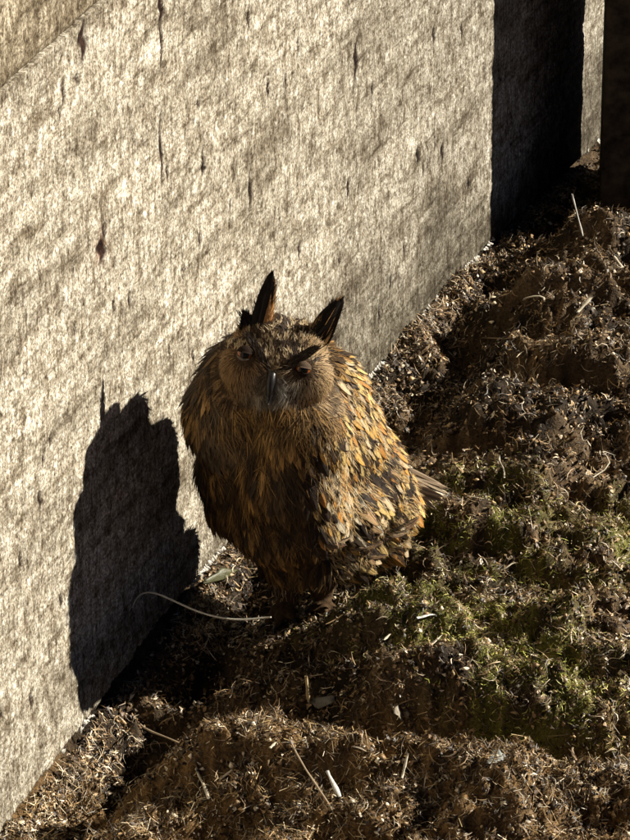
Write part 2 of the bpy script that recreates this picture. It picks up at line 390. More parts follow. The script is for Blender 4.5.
def litter(name, n, L, W, cols, label, mat, tilt=.6, lift=.004, seg=3, bendk=.15, curlk=.2, where=None, jit=.35, clump=0):
    x, y = sample_ground(n)
    if where is not None:
        k = rng.uniform(0, 1, len(x)) < where(x, y); x, y = x[k], y[k]
    k = np.hypot(x + .0, (y + .03) * .8) > .05; k |= rng.uniform(0, 1, len(x)) < .25; x, y = x[k], y[k]
    n = len(x); nn = Gn(x, y); z = G(x, y)
    nn = nn + rng.normal(size=nn.shape) * tilt; nn /= np.linalg.norm(nn, axis=-1, keepdims=True)
    T, B = basis(nn); l_ = rng.uniform(L[0], L[1], n) * rng.uniform(.5, 1, n); w_ = rng.uniform(W[0], W[1], n)
    P = np.stack([x, y, z + rng.uniform(0, lift, n)], -1)
    V, F_ = ribbons(P, T, B, nn, l_, w_, l_ * bendk * rng.uniform(-.5, 1, n), l_ * curlk * rng.uniform(-1, 1, n), seg)
    c_ = pal(cols, n, jit); shade = (.65 + .7 * vnoise(x * 18, y * 18, 33))[:, None]; c_ = c_ * shade
    c_ = np.repeat(c_, 2 * (seg + 1), 0)
    o = mesh_np(name, V, F_, mat, False, col=c_); tag(o, label, name.replace('_', ' '), kind='stuff'); return o
BR = [(.030, .017, .009), (.15, .087, .040), (.06, .035, .016), (.54, .37, .19), (.84, .71, .52), (.40, .26, .13), (.040, .024, .012), (.08, .047, .022), (.28, .175, .085), (.05, .03, .015)]
ST = [(.58, .42, .20), (.44, .29, .12), (.70, .55, .33), (.34, .21, .09), (.80, .70, .50), (.22, .13, .055)]
MS = [(.32, .34, .055), (.48, .48, .10), (.10, .10, .03), (.66, .62, .20), (.20, .18, .05), (.70, .63, .34), (.16, .12, .05)]
patch = lambda f, sd, lo=.15: (lambda x, y: np.clip((vnoise(x * f, y * f, sd) - .28) * 2.4, lo, 1))
litter('manure_flakes', 74000, (.004, .015), (.0022, .0075), BR, 'brown crumbled manure flakes covering the ground all around the owl', M_litter, .65, .008, 2, .3, .3, where=patch(28, 90, .2))
litter('plant_fibres', 78000, (.010, .040), (.0008, .0021), BR + [(.30, .23, .15), (.42, .34, .23)], 'tangled fine brown plant fibres matted over the dirt', M_litter, .45, .010, 3, .2, .4, where=patch(20, 91, .2))
litter('chopped_straw', 50000, (.008, .032), (.0012, .0040), ST, 'short golden straw bits scattered over the front heap', M_straw, .6, .012, 1, .0, .0, where=lambda x, y: .10 + .8 * warm_mask(x, y))
litter('moss', 190000, (.004, .020), (.0008, .0020), MS, 'green and olive moss growing on the mound right of the owl', M_moss, .8, .012, 2, .2, .3, where=lambda x, y: moss_mask(x, y))
def crumbs(n):
    x, y = sample_ground(n); k = rng.uniform(0, 1, len(x)) < patch(24, 92, .15)(x, y); x, y = x[k], y[k]; n = len(x)
    r_ = .0015 + .0045 * rng.uniform(0, 1, n) ** 2.5; P = np.stack([x, y, G(x, y) + r_ * .4], -1)
    o8 = np.array([(1, 0, 0), (0, 1, 0), (-1, 0, 0), (0, -1, 0), (0, 0, 1), (0, 0, -1)], float)
    V = P[:, None] + o8[None] * r_[:, None, None] * rng.uniform(.5, 1.5, (n, 6, 1)) + rng.normal(size=(n, 6, 3)) * r_[:, None, None] * .25
    f = np.array([(0, 1, 4), (1, 2, 4), (2, 3, 4), (3, 0, 4), (1, 0, 5), (2, 1, 5), (3, 2, 5), (0, 3, 5)])
    F_ = (np.arange(n) * 6)[:, None, None] + f[None]; c_ = pal(BR, n, .4)
    o = mesh_np('dirt_crumbs', V.reshape(-1, 3), F_.reshape(-1, 3), M_litter, False, col=np.repeat(c_, 6, 0)); tag(o, 'small dark crumbs of earth and dung strewn on the ground', 'dirt crumbs', kind='stuff')
crumbs(36000)

# ---------------------------------------------------------------- single straws, chips and stalks one can point at
def tube_mesh(pts, rad, n=7, flat=1.0, cap=True):
    pts = [Vector(p) for p in pts]; V = []; k = len(pts)
    for i, p in enumerate(pts):
        d = (pts[min(i + 1, k - 1)] - pts[max(i - 1, 0)]).normalized(); a = d.cross(Vector((0, 0, 1)))
        if a.length < .05: a = d.cross(Vector((0, 1, 0)))
        a.normalize(); b = d.cross(a); r = rad[i] if hasattr(rad, '__len__') else rad
        for j in range(n):
            t_ = 2 * math.pi * j / n; V.append(p + a * math.cos(t_) * r + b * math.sin(t_) * r * flat)
    F_ = [[i * n + j, i * n + (j + 1) % n, (i + 1) * n + (j + 1) % n, (i + 1) * n + j] for i in range(k - 1) for j in range(n)]
    V += [pts[0], pts[-1]]
    for j in range(n): F_ += [[j, (j + 1) % n, k * n, k * n], [(k - 1) * n + (j + 1) % n, (k - 1) * n + j, k * n + 1, k * n + 1]]
    return V, F_
def obj_vf(name, V, F_, mat, parent=None, col=None, smooth=True, loc=None):
    m = bpy.data.meshes.new(name); V = [Vector(v) for v in V]
    if loc is None: loc = Vector((0, 0, 0))
    m.from_pydata([tuple(v - loc) for v in V], [], [tuple(dict.fromkeys(f)) for f in F_]); m.validate()
    for p in m.polygons: p.use_smooth = smooth
    if col is not None:
        a = m.color_attributes.new('Col', 'FLOAT_COLOR', 'POINT')
        for d in a.data: d.color = (*col, 1)
    m.materials.append(mat); o = bpy.data.objects.new(name, m); COL.objects.link(o); o.location = loc
    if parent: o.parent = parent
    return o
def gz(px, py, up=.0):
    """ground point seen at a pixel"""
    z = 0.0
    for _ in range(12):
        P = at_z(px, py, z + up); z = .5 * z + .5 * float(G(np.array([P.x]), np.array([P.y]))[0])
    return at_z(px, py, z + up)
PALE = (.62, .55, .42); GOLD = (.50, .38, .20); TAN = (.33, .25, .16); WHITE = (.72, .70, .64)
def straw(p0, p1, r, c_, name, label, cat, sag=0.0, up=(.010, .010), group=None, flat=.5):
    up = (up[0] + .007, up[1] + .007); r = r * 1.15
    a, b = gz(*p0, up[0]), gz(*p1, up[1]); m = (a + b) / 2; k = 7; pts = []
    side = (b - a).cross(Vector((0, 0, 1))).normalized()
    for i in range(k):
        f = i / (k - 1); pts.append(a.lerp(b, f) + Vector((0, 0, sag * 4 * f * (1 - f))) + side * (sag * .8 * math.sin(f * 6)))
    V, F_ = tube_mesh(pts, [r * (.75 + .25 * math.sin(math.pi * i / (k - 1))) * random.uniform(.6, 1.15) for i in range(k)], 7, flat)
    o = obj_vf(name, V, F_, M_straw, col=c_, loc=a); tag(o, label, cat, group); return o
gs = 'pale straws lying on the dirt'
straw((572, 194), (583, 236), .0019, WHITE, 'straw', 'long pale straw leaning upright in the dirt below the dark post', 'straw', 0, (.10, .012), gs, .8)
straw((566, 172), (577, 180), .0012, TAN, 'straw', 'short dim straw in the shade above the upright pale straw', 'straw', 0, (.01, .01), gs)
straw((196, 766), (208, 799), .0026, PALE, 'straw', 'pale flat straw lying steeply on the front heap, lower left', 'straw', .002, (.02, .012), gs)
straw((327, 771), (340, 797), .0038, WHITE, 'straw', 'thick white straw stub in the front heap below the owl', 'straw', .0, (.02, .012), gs)
straw((408, 753), (402, 778), .0021, PALE, 'straw', 'pale straw stub standing right of the thick white stub', 'straw', .0, (.03, .01), gs)
straw((417, 618), (436, 615), .0030, WHITE, 'straw', 'short bright straw on the mossy mound right of the owl feet', 'straw', .002, (.014, .014), gs)
straw((384, 640), (390, 634), .0026, PALE, 'straw', 'tiny pale straw scrap nearest the owl feet on the mossy mound', 'straw', 0, (.014, .014), gs)
straw((431, 645), (442, 635), .0018, PALE, 'straw', 'thin pale straw slanting upward on the mossy mound', 'straw', 0, (.014, .018), gs)
straw((421, 486), (452, 498), .0022, WHITE, 'straw', 'pale straw lying just behind the tail of the owl', 'straw', .0, (.045, .03), gs)
straw((499, 455), (504, 478), .0022, PALE, 'straw', 'pale twisted straw standing in the middle right dirt', 'straw', .004, (.03, .01), gs)
straw((500, 571), (518, 563), .0020, PALE, 'straw', 'light straw on the upper edge of the moss patch', 'straw', .003, (.016, .016), gs)
straw((611, 560), (622, 570), .0026, PALE, 'straw', 'pale straw in the moss at the right edge', 'straw', 0, (.02, .016), gs)
straw((614, 256), (626, 272), .0024, PALE, 'straw', 'pale straw slanting down at the upper right edge', 'straw', 0, (.02, .01), gs)
straw((578, 312), (592, 296), .0040, PALE, 'straw', 'short pale husk pointing up among brown clods, upper right', 'straw', 0, (.01, .02), gs)
straw((508, 384), (524, 400), .0022, TAN, 'straw', 'tan straw slanting down behind the owl', 'straw', 0, (.016, .012), gs)
straw((524, 300), (544, 302), .0030, PALE, 'straw', 'curved pale husk on a dark clod, upper right', 'straw', .010, (.01, .01), gs)
straw((592, 478), (618, 456), .0014, PALE, 'straw', 'thin looped pale stem on the grey clod at the right edge', 'straw', .022, (.01, .012), gs)
straw((520, 445), (548, 452), .0012, TAN, 'straw', 'thin level tan stem in the middle right dirt', 'straw', .004, (.016, .016), gs)
straw((225, 728), (238, 733), .0032, WHITE, 'wood_chip', 'white chip on top of the front heap', 'chip', 0, (.016, .014), 'pale chips on the dirt')
straw((222, 778), (232, 770), .0030, PALE, 'wood_chip', 'pale cream chip beside the steep flat straw', 'chip', 0, (.016, .014), 'pale chips on the dirt')
straw((270, 748), (276, 742), .0026, PALE, 'wood_chip', 'small pale chip in the middle of the front heap', 'chip', 0, (.016, .014), 'pale chips on the dirt')
straw((289, 738), (345, 838), .0016, TAN, 'twig', 'thin brown twig running down across the front heap', 'twig', .004, (.008, .006), 'brown twigs in the dirt')
straw((140, 724), (196, 764), .0022, TAN, 'twig', 'curved brown root over the left side of the front heap', 'twig', .012, (.01, .01), 'brown twigs in the dirt')
straw((466, 756), (500, 738), .0045, (.22, .15, .09), 'wood_splinter', 'brown wood splinter lying at the foot of the mossy mound', 'splinter', 0, (.014, .02), None)
straw((490, 768), (501, 742), .0012, TAN, 'twig', 'thin upright twig next to the brown splinter', 'twig', 0, (.01, .04), 'brown twigs in the dirt')
straw((573, 746), (578, 776), .0022, TAN, 'twig', 'forked tan twig standing in the lower right dirt', 'twig', .004, (.02, .006), 'brown twigs in the dirt')
straw((480, 338), (530, 345), .0016, TAN, 'twig', 'long thin tan twig lying level in the upper right dirt', 'twig', .006, (.012, .012), 'brown twigs in the dirt')
straw((306, 676), (309, 702), .0034, GOLD, 'straw', 'yellow straw stub poking up in front of the owl', 'straw', 0, (.05, .01), gs, .8)
# reed stalk springing out of the dirt in front of the owl
wp_ = at_y
rp = [gz(121, 652, -.01), wp_(128, 618, -.16), wp_(137, 594, -.165), wp_(152, 591, -.17), wp_(174, 601, -.19), wp_(202, 614, -.215), wp_(236, 621, -.24), wp_(271, 617, -.26)]
pts = []
for i in range(len(rp) - 1):
    for k in range(5): pts.append(rp[i].lerp(rp[i + 1], k / 5))
pts.append(rp[-1])
for _ in range(6): pts = [pts[0]] + [(pts[i - 1] + pts[i] * 2 + pts[i + 1]) / 4 for i in range(1, len(pts) - 1)] + [pts[-1]]
V, F_ = tube_mesh(pts, [.0008 + .0009 * min(1, i / 14) for i in range(len(pts))], 8, .8)
reed = obj_vf('reed_stalk', V, F_, M_straw, col=(.88, .84, .72), loc=rp[3]); tag(reed, 'long bent pale stalk curving below the owl towards the wall', 'stalk')
def leaf(corners, c_, name, label, cat, up=.02, curl=.008):
    P = [gz(*q, up) for q in corners]; cen = sum(P, Vector()) / len(P); k = 8; V = [cen + Vector((0, 0, curl))]; F_ = []
    ring = []
    for i in range(len(P)):
        a, b = P[i], P[(i + 1) % len(P)]
        for j in range(3): ring.append(a.lerp(b, j / 3) + Vector((random.uniform(-1, 1), random.uniform(-1, 1), random.uniform(-1, 1))) * .0016)
    mid = [cen.lerp(r, .55) + Vector((0, 0, curl * random.uniform(.3, .9))) for r in ring]; n = len(ring); V += mid + ring
    for i in range(n):
        j = (i + 1) % n; F_ += [[0, 1 + i, 1 + j], [1 + i, 1 + n + i, 1 + n + j, 1 + j]]
    N0 = len(V); V += [v - Vector((0, 0, .0012)) for v in V]; F_ += [[q + N0 for q in f[::-1]] for f in F_]
    F_ += [[1 + n + i, 1 + n + i + N0, 1 + n + (i + 1) % n + N0, 1 + n + (i + 1) % n] for i in range(n)]
    o = obj_vf(name, V, F_, M_litter, col=c_, loc=cen); tag(o, label, cat); return o
leaf([(386, 702), (400, 703), (410, 714), (405, 722), (395, 713)], (.34, .29, .22), 'bark_flake', 'pale curled bark flake at the foot of the mossy mound', 'bark', .03, .012)
leaf([(198, 585), (222, 568), (238, 570), (222, 580)], (.085, .085, .035), 'dead_leaf', 'olive dead leaf in the nook between owl and wall', 'leaf', .02, .006)
leaf([(310, 702), (322, 698), (336, 695), (333, 703), (318, 708)], (.20, .19, .17), 'dead_leaf', 'grey crumpled leaf scrap below the owl by the yellow stub', 'leaf', .012, .008)
leaf([(484, 752), (500, 750), (504, 760), (486, 764)], (.28, .30, .28), 'dead_leaf', 'grey crumpled leaf scrap under the brown splinter', 'leaf', .012, .008)

#OWL-START
# ================================================================== the owl
def wp(px, py, y): return at_y(px, py, y)
OY = -.078
blobs = []   # (centre, radii, rotation quaternion or None)
def ball(px, py, y, r, sc=(1, 1, 1), q=None): blobs.append((wp(px, py, y + OY), Vector(sc) * r, q))
ball(286, 440, .010, .140, (1, .9, 1))
ball(248, 462, -.02, .084)
ball(238, 415, -.065, .094, (.95, .8, 1.1))
ball(258, 388, -.050, .098, (1, .85, 1))
ball(303, 430, -.115, .080)
ball(292, 475, -.115, .085)
ball(300, 512, -.095, .080)
ball(328, 440, .05, .100, (.95, 1, 1.1))
ball(343, 474, .08, .106)
ball(362, 500, .115, .094)
ball(386, 508, .17, .058)
ball(311, 400, .04, .096)
ball(285, 500, -.045, .108)
ball(330, 505, .01, .094)
ball(320, 530, .02, .082)
ball(272, 510, -.05, .078)
ball(350, 528, .08, .070)
ball(285, 525, .125, .078)
ball(322, 535, .125, .070)
ball(238, 500, .035, .060)
ball(240, 468, .045, .074)
ball(368, 528, .11, .070)
ball(342, 543, .05, .062)
ball(300, 553, -.03, .058, (1.3, .9, .8))
# head, leaning towards the camera and looking down
HC = wp(280, 376, -.105 + OY)
ball(278, 372, -.105, .080, (1.08, .92, .92))
ball(252, 366, -.125, .049)
ball(303, 376, -.125, .046)
ball(276, 392, -.135, .050)
ball(268, 340, -.095, .050, (1.1, 1, .8))
ball(292, 346, -.095, .050, (1.1, 1, .8))
def capsule(a, b, ra, rb, k=8):
    for i in range(k + 1):
        f = i / k; blobs.append((a.lerp(b, f), Vector((1, 1, 1)) * (ra + (rb - ra) * f), None))
feet = []
for (px, py, yaw) in ((287, 609, -.2), (322, 606, .25)):
    g = gz(px, py, .012)
    hip = wp(px + (300 - px) * .4, 555, g.y * .5 + .02)
    capsule(hip, g + Vector((0, .015, .045)), .044, .027); capsule(g + Vector((0, .015, .045)), g + Vector((0, .004, .012)), .026, .017, 4)
    toes = []
    for ang, L_ in ((-.75, .040), (-.15, .048), (.45, .042), (2.9, .026)):
        a_ = -math.pi / 2 + yaw + ang; d = Vector((math.cos(a_), math.sin(a_), 0)); m_ = g + d * L_ * .55 + Vector((0, 0, .008)); e = g + d * L_
        e.z = float(G(np.array([e.x]), np.array([e.y]))[0]) + .008; capsule(g + Vector((0, 0, .004)), m_, .0105, .0095, 4); capsule(m_, e, .0095, .0075, 4); toes.append((e, d))
    feet.append(toes)
bm = bmesh.new()
for c_, r_, q_ in blobs:
    M_ = Matrix.Translation(c_) @ (q_.to_matrix().to_4x4() if q_ else Matrix()) @ Matrix.Diagonal((*r_, 1))
    bmesh.ops.create_icosphere(bm, subdivisions=3, radius=1, matrix=M_)
me = bpy.data.meshes.new('body'); bm.to_mesh(me); bm.free()
tmp = bpy.data.objects.new('body', me); COL.objects.link(tmp)
md = tmp.modifiers.new('r', 'REMESH'); md.mode = 'VOXEL'; md.voxel_size = .0042; md.use_smooth_shade = True
ms = tmp.modifiers.new('s', 'SMOOTH'); ms.factor = .6; ms.iterations = 6
dg = bpy.context.evaluated_depsgraph_get(); ev = tmp.evaluated_get(dg); bme = bpy.data.meshes.new_from_object(ev)
bpy.data.objects.remove(tmp); bpy.data.meshes.remove(me)
nv = len(bme.vertices); BV = np.empty(nv * 3, np.float32); bme.vertices.foreach_get('co', BV); BV = BV.reshape(-1, 3).astype(float)
E = np.empty(len(bme.edges) * 2, np.int32); bme.edges.foreach_get('vertices', E); E = E.reshape(-1, 2); cnt = np.bincount(E.ravel(), minlength=nv)[:, None]
ms_ = np.clip((BV[:, 2] - .13) / .05, 0, 1) * np.clip((np.linalg.norm(BV - np.array(HC), axis=1) - .10) / .03, 0, 1); ms_ = ms_[:, None] * .7
for _ in range(60):
    acc = np.stack([np.bincount(E[:, 0], BV[E[:, 1], q], nv) + np.bincount(E[:, 1], BV[E[:, 0], q], nv) for q in range(3)], 1)
    BV = BV + (acc / np.maximum(cnt, 1) - BV) * ms_
bme.vertices.foreach_set('co', BV.astype(np.float32).ravel()); bme.update()
BN = np.empty(nv * 3, np.float32); bme.vertices.foreach_get('normal', BN); BN = BN.reshape(-1, 3).astype(float)
bme.calc_loop_triangles(); BT = np.empty(len(bme.loop_triangles) * 3, np.int32); bme.loop_triangles.foreach_get('vertices', BT); BT = BT.reshape(-1, 3)
tree = BVHTree.FromPolygons([tuple(v) for v in BV], [tuple(int(i) for i in t_) for t_ in BT])
ta = np.linalg.norm(np.cross(BV[BT[:, 1]] - BV[BT[:, 0]], BV[BT[:, 2]] - BV[BT[:, 0]]), axis=1)
def hit(px, py):
    d = ray(px, py); r_ = tree.ray_cast(CAMP, d)
    return (r_[0], r_[1]) if r_[0] else (wp(px, py, -.1), Vector((0, -1, 0)))
def surf(n):
    f = rng.choice(len(BT), n, p=ta / ta.sum()); a, b = rng.uniform(0, 1, (2, n)); k = a + b > 1; a[k] = 1 - a[k]; b[k] = 1 - b[k]
    T_ = BT[f]; W_ = np.stack([1 - a - b, a, b], 1)[..., None]
    P = (BV[T_] * W_).sum(1); N_ = (BN[T_] * W_).sum(1); return P, N_ / np.linalg.norm(N_, axis=1, keepdims=True)
EYES = [hit(245, 354), hit(303, 369)]
BEAK = hit(270, 386)[0]
EYE_PX = [(245, 354), (303, 369)]

owl = empty('eagle_owl', (0, 0, 0)); tag(owl, 'eagle owl with raised ear tufts crouching against the wooden wall', 'owl')
def plume_mat(name, rough=.65, sheen=.2):
    k = NT(name); uv = k.attr('fuv', 'Vector'); sx = k.n('ShaderNodeSeparateXYZ'); k.l(uv, sx.inputs[0])
    col_ = k.attr('Col'); u = k.math('ABSOLUTE', sx.outputs[0]); v = sx.outputs[1]; amt = sx.outputs[2]      # amt: how strongly marked
    nz = k.noise(k.attr('fuv', 'Vector'), 9, 3, .7)
    tc = k.n('ShaderNodeTexCoord').outputs['Object']; nw = k.noise(tc, 260, 3, .7)
    # black wedge down the shaft that widens at the tip, and broken cross bars
    wdt = k.math('ADD', k.math('MULTIPLY', k.math('POWER', v, 1.5), .62), k.math('MULTIPLY', nw, .45))
    shaft = k.math('GREATER_THAN', k.math('SUBTRACT', wdt, u), .12)
    shaft2 = k.ramp(k.math('SUBTRACT', wdt, u), (.16, 0.0), (.36, 1.0))
    bars = k.ramp(k.math('SINE', k.math('ADD', k.math('MULTIPLY', v, 26), k.math('MULTIPLY', nw, 7))), (.55, 0.0), (.9, .22))
    mk = k.math('MULTIPLY', k.math('MAXIMUM', shaft2, bars), amt, True)
    c_ = k.mix(mk, col_, (.018, .011, .007))
    c_ = k.mix(.5, c_, k.ramp(k.noise(tc, 700, 2), (.3, .55), (.7, 1.35)), 'MULTIPLY')
    k.l(c_, k.b.inputs['Base Color']); k.b.inputs['Roughness'].default_value = rough; k.b.inputs['Specular IOR Level'].default_value = .3
    tr = k.n('ShaderNodeBsdfTranslucent'); k.l(c_, tr.inputs[0]); mx = k.n('ShaderNodeMixShader'); mx.inputs[0].default_value = .22
    out = k.t.nodes['Material Output']; k.l(k.b.outputs[0], mx.inputs[1]); k.l(tr.outputs[0], mx.inputs[2]); k.l(mx.outputs[0], out.inputs[0])
    return k.m
M_pl = plume_mat('plumage')
def wing_mat():
    k = NT('wing_plumage'); uv = k.attr('fuv', 'Vector'); sx = k.n('ShaderNodeSeparateXYZ'); k.l(uv, sx.inputs[0]); u, v = sx.outputs[0], sx.outputs[1]
    tc = k.n('ShaderNodeTexCoord').outputs['Object']; rnd = k.n('ShaderNodeObjectInfo').outputs['Random']
    nz = k.n('ShaderNodeTexNoise', noise_dimensions='4D'); nz.inputs['Scale'].default_value = 2.6; nz.inputs['Detail'].default_value = 4; nz.inputs['Roughness'].default_value = .7
    k.l(k.map(uv, (1.0, 1.8, 0)), nz.inputs['Vector']); k.l(k.math('MULTIPLY', rnd, 50), nz.inputs['W']); n_ = nz.outputs[0]
    side = k.math('ADD', k.math('MULTIPLY', u, .8), k.math('MULTIPLY', k.math('SUBTRACT', n_, .5), 2.2))
    d1 = k.ramp(side, (.22, 0.0), (.40, 1.0)); d2 = k.ramp(k.math('ADD', v, k.math('MULTIPLY', n_, .5)), (.36, 1.0), (.58, 0.0))
    d3 = k.ramp(k.math('ABSOLUTE', u), (.04, .8), (.13, 0.0)); mk = k.math('MAXIMUM', k.math('MAXIMUM', d1, d2), d3)
    c_ = k.mix(k.math('MULTIPLY', mk, .93), k.attr('Col'), (.020, .012, .007))
    st = k.n('ShaderNodeTexWave', bands_direction='X'); st.inputs['Scale'].default_value = 9; st.inputs['Distortion'].default_value = 3; k.l(k.map(uv, (1, .35, 1), (0, 0, .5)), st.inputs[0])
    c_ = k.mix(.4, c_, k.ramp(st.outputs[1], (0, .5), (1, 1.3)), 'MULTIPLY'); c_ = k.mix(1, c_, k.ramp(rnd, (0, .75), (1, 1.2)), 'MULTIPLY')
    k.l(c_, k.b.inputs['Base Color']); k.b.inputs['Roughness'].default_value = .6; k.b.inputs['Specular IOR Level'].default_value = .3
    k.l(k.bump(st.outputs[1], .5, .0006), k.b.inputs['Normal'])
    tr = k.n('ShaderNodeBsdfTranslucent'); k.l(c_, tr.inputs[0]); mx = k.n('ShaderNodeMixShader'); mx.inputs[0].default_value = .2
    k.l(k.b.outputs[0], mx.inputs[1]); k.l(tr.outputs[0], mx.inputs[2]); k.l(mx.outputs[0], k.t.nodes['Material Output'].inputs[0]); return k.m
M_wing = wing_mat()
M_body = plain('down', (.075, .045, .024), .9, .1, 150, .5, 1.4, .002)
body = bpy.data.objects.new('body', bme); bme.name = 'body'; COL.objects.link(body); body.parent = owl
bme.materials.clear(); bme.materials.append(M_body)
for p in bme.polygons: p.use_smooth = True

def feathers(P, T, N, L, W, lift, cup, seg=4, droop=0.0, twist=None, point=False, lance=False):
    """leaf shaped vanes: returns V, F, UV"""
    k = len(P); T = T - (T * N).sum(-1, keepdims=True) * N; T /= np.linalg.norm(T, axis=-1, keepdims=True) + 1e-9
    B = np.cross(N, T); N2 = N
    if twist is not None:
        cs, sn = np.cos(twist)[:, None], np.sin(twist)[:, None]; B, N2 = B * cs + N * sn, N * cs - B * sn
    vs, us = [], []
    for i in range(seg + 1):
        f = i / seg; prof = (math.sin(math.pi * min(1, (f * .86 + .12))) ** .6) if f < 1 else .12
        if point: prof = max(.04, (1 - f ** 1.6)) * (.6 + .4 * min(1, f * 4))
        if lance: prof = (math.sin(math.pi * min(1, (f * .80 + .2))) ** .8) if f < .97 else .05
        h = L * (lift * f - droop * f * f)
        c_ = P + T * (L * f)[:, None] + N * h[:, None]
        hw = W / 2 * prof
        for u in ((-1, 1) if point else (-1, 0, 1)):
            vs.append(c_ + B * (hw * u)[:, None] - N2 * (np.abs(u) * hw * cup)[:, None] - (T * (L * .06 * abs(u))[:, None] if i == seg else 0))
            us.append(np.stack([np.full(k, u * 1.0), np.full(k, f)], -1))
    V = np.stack(vs, 1).reshape(-1, 3); UV = np.stack(us, 1).reshape(-1, 2)
    q = []; nc = 2 if point else 3
    for i in range(seg):
        for j in range(nc - 1): a = i * nc + j; q.append([a, a + 1, a + nc + 1, a + nc])
    return V, ((np.arange(k) * nc * (seg + 1))[:, None, None] + np.array(q)[None]).reshape(-1, 4), UV
def norm(a): return a / (np.linalg.norm(a, axis=-1, keepdims=True) + 1e-9)

def wing_region(px, py, P):
    x0_ = 14 * (vnoise(px / 11, py / 13, 86) - .5) + 9 * (vnoise(px / 4, py / 5, 87) - .5) + np.interp(py, [340, 365, 400, 430, 470, 520, 570], [318, 330, 325, 312, 305, 310, 330])
    return (px > x0_) & (py > 350) & (py < 590)
def head_d(P): return np.linalg.norm((P - np.array(wp(278, 374, -.11 + OY))) / np.array([1.1, .95, 1.0]), axis=-1)
IS_HEAD = .108
def flow(P, px, py):
    """direction in which plumage lies"""
    right = np.clip((px - 300) / 90, -1, 1)
    D = np.stack([.10 + .42 * np.clip(right, 0, 1) + .15 * np.clip(-right, 0, 1), .25 * np.clip(right, 0, 1) - .05, -np.ones_like(px)], -1)
    low = np.clip((py - 520) / 60, 0, 1)[:, None]
    D = D + low * np.stack([np.where(px > 330, .9, (292 - px) / 60), .3 * np.ones_like(px), 0 * px], -1)
    return D
def layer(name, n, sel, L, W, colf, lift=.15, cup=.35, amt=.8, seg=3, jit=.12, parent=None, droop=0.1, dirf=None, twist=0.0, label=None, thin=False):
    P, N_ = surf(n); px, py = proj(P); face = (N_ @ -np.array(FWD)) > -.35
    k = sel(P, N_, px, py); P, N_, px, py = P[k], N_[k], px[k], py[k]
    D = (dirf or flow)(P, px, py) + rng.normal(size=P.shape) * jit
    kk = len(P); l_ = rng.uniform(*L, kk); w_ = rng.uniform(*W, kk)
    V, F_, UV = feathers(P + N_ * .001, norm(D), N_, l_, w_, np.full(kk, lift) + rng.normal(size=kk) * lift * .5, cup, seg, droop, rng.normal(size=kk) * twist, thin)
    c_, am = colf(P, px, py, kk); nc = 2 if thin else 3; c_ = np.repeat(c_, nc * (seg + 1), 0); am = np.repeat(am, nc * (seg + 1))
    o = mesh_np(name, V, F_, M_pl, True, col=np.clip(c_, 0, 1), uv=np.concatenate([UV, am[:, None]], 1), parent=parent or owl)
    if label: o['label'] = label
    o['kind'] = 'stuff'
    return o
def lerp3(a, b, t_): return np.array(a)[None] * (1 - t_[:, None]) + np.array(b)[None] * t_[:, None]
RUST = (.32, .19, .085); BUFF = (.52, .37, .20); CREAM = (.66, .56, .42); BRN = (.17, .115, .065); DARK = (.045, .028, .016); GREY = (.30, .25, .19)
def col_body(P, px, py, k):
    t_ = vnoise(px / 3.6 + .2 * vnoise(py / 9, px / 9, 3), py / 17, 80); c_ = lerp3((.050, .026, .011), (.66, .37, .12), np.clip((t_ - .25) * 1.7, 0, 1) ** 1.5)
    spot = (vnoise(px / 5, py / 8, 89) > .66)[:, None]; c_ = np.where(spot, np.array(DARK)[None], c_)
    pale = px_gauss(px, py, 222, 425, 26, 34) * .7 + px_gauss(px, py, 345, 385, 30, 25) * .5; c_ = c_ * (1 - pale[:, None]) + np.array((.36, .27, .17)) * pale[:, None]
    dk = np.clip(px_gauss(px, py, 294, 498, 24, 46) * 1.5 + np.clip((py - 555) / 30, 0, 1) * .6, 0, .85)[:, None]; c_ = c_ * (1 - dk) + np.array(DARK) * dk  # shade of the gap beside the wing and under the belly put into colour
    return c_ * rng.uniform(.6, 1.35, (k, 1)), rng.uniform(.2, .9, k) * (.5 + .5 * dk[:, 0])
notlegs = lambda py: py < 592
body_sel = lambda P, N_, px, py: (head_d(P) > IS_HEAD * .93) & ~wing_region(px, py, P) & (P[:, 2] > .10)
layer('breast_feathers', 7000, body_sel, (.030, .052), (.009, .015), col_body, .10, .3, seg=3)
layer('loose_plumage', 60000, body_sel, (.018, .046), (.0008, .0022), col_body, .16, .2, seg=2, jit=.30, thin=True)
def col_leg(P, px, py, k): return lerp3((.16, .10, .06), (.50, .40, .28), rng.uniform(0, 1, k) ** 2) * np.where(P[:, 2] < .075, 1.9, .9)[:, None], rng.uniform(0, .3, k)  # brighter colour near the feet stands in for sunlight on them
layer('leg_feathers', 12000, lambda P, N_, px, py: (P[:, 2] <= .12) & (P[:, 2] > .012), (.012, .026), (.0010, .003), col_leg, .10, .2, seg=2, jit=.2, thin=True, dirf=lambda P, px, py: np.stack([0 * px, 0 * px - .1, -1 + 0 * px], -1))

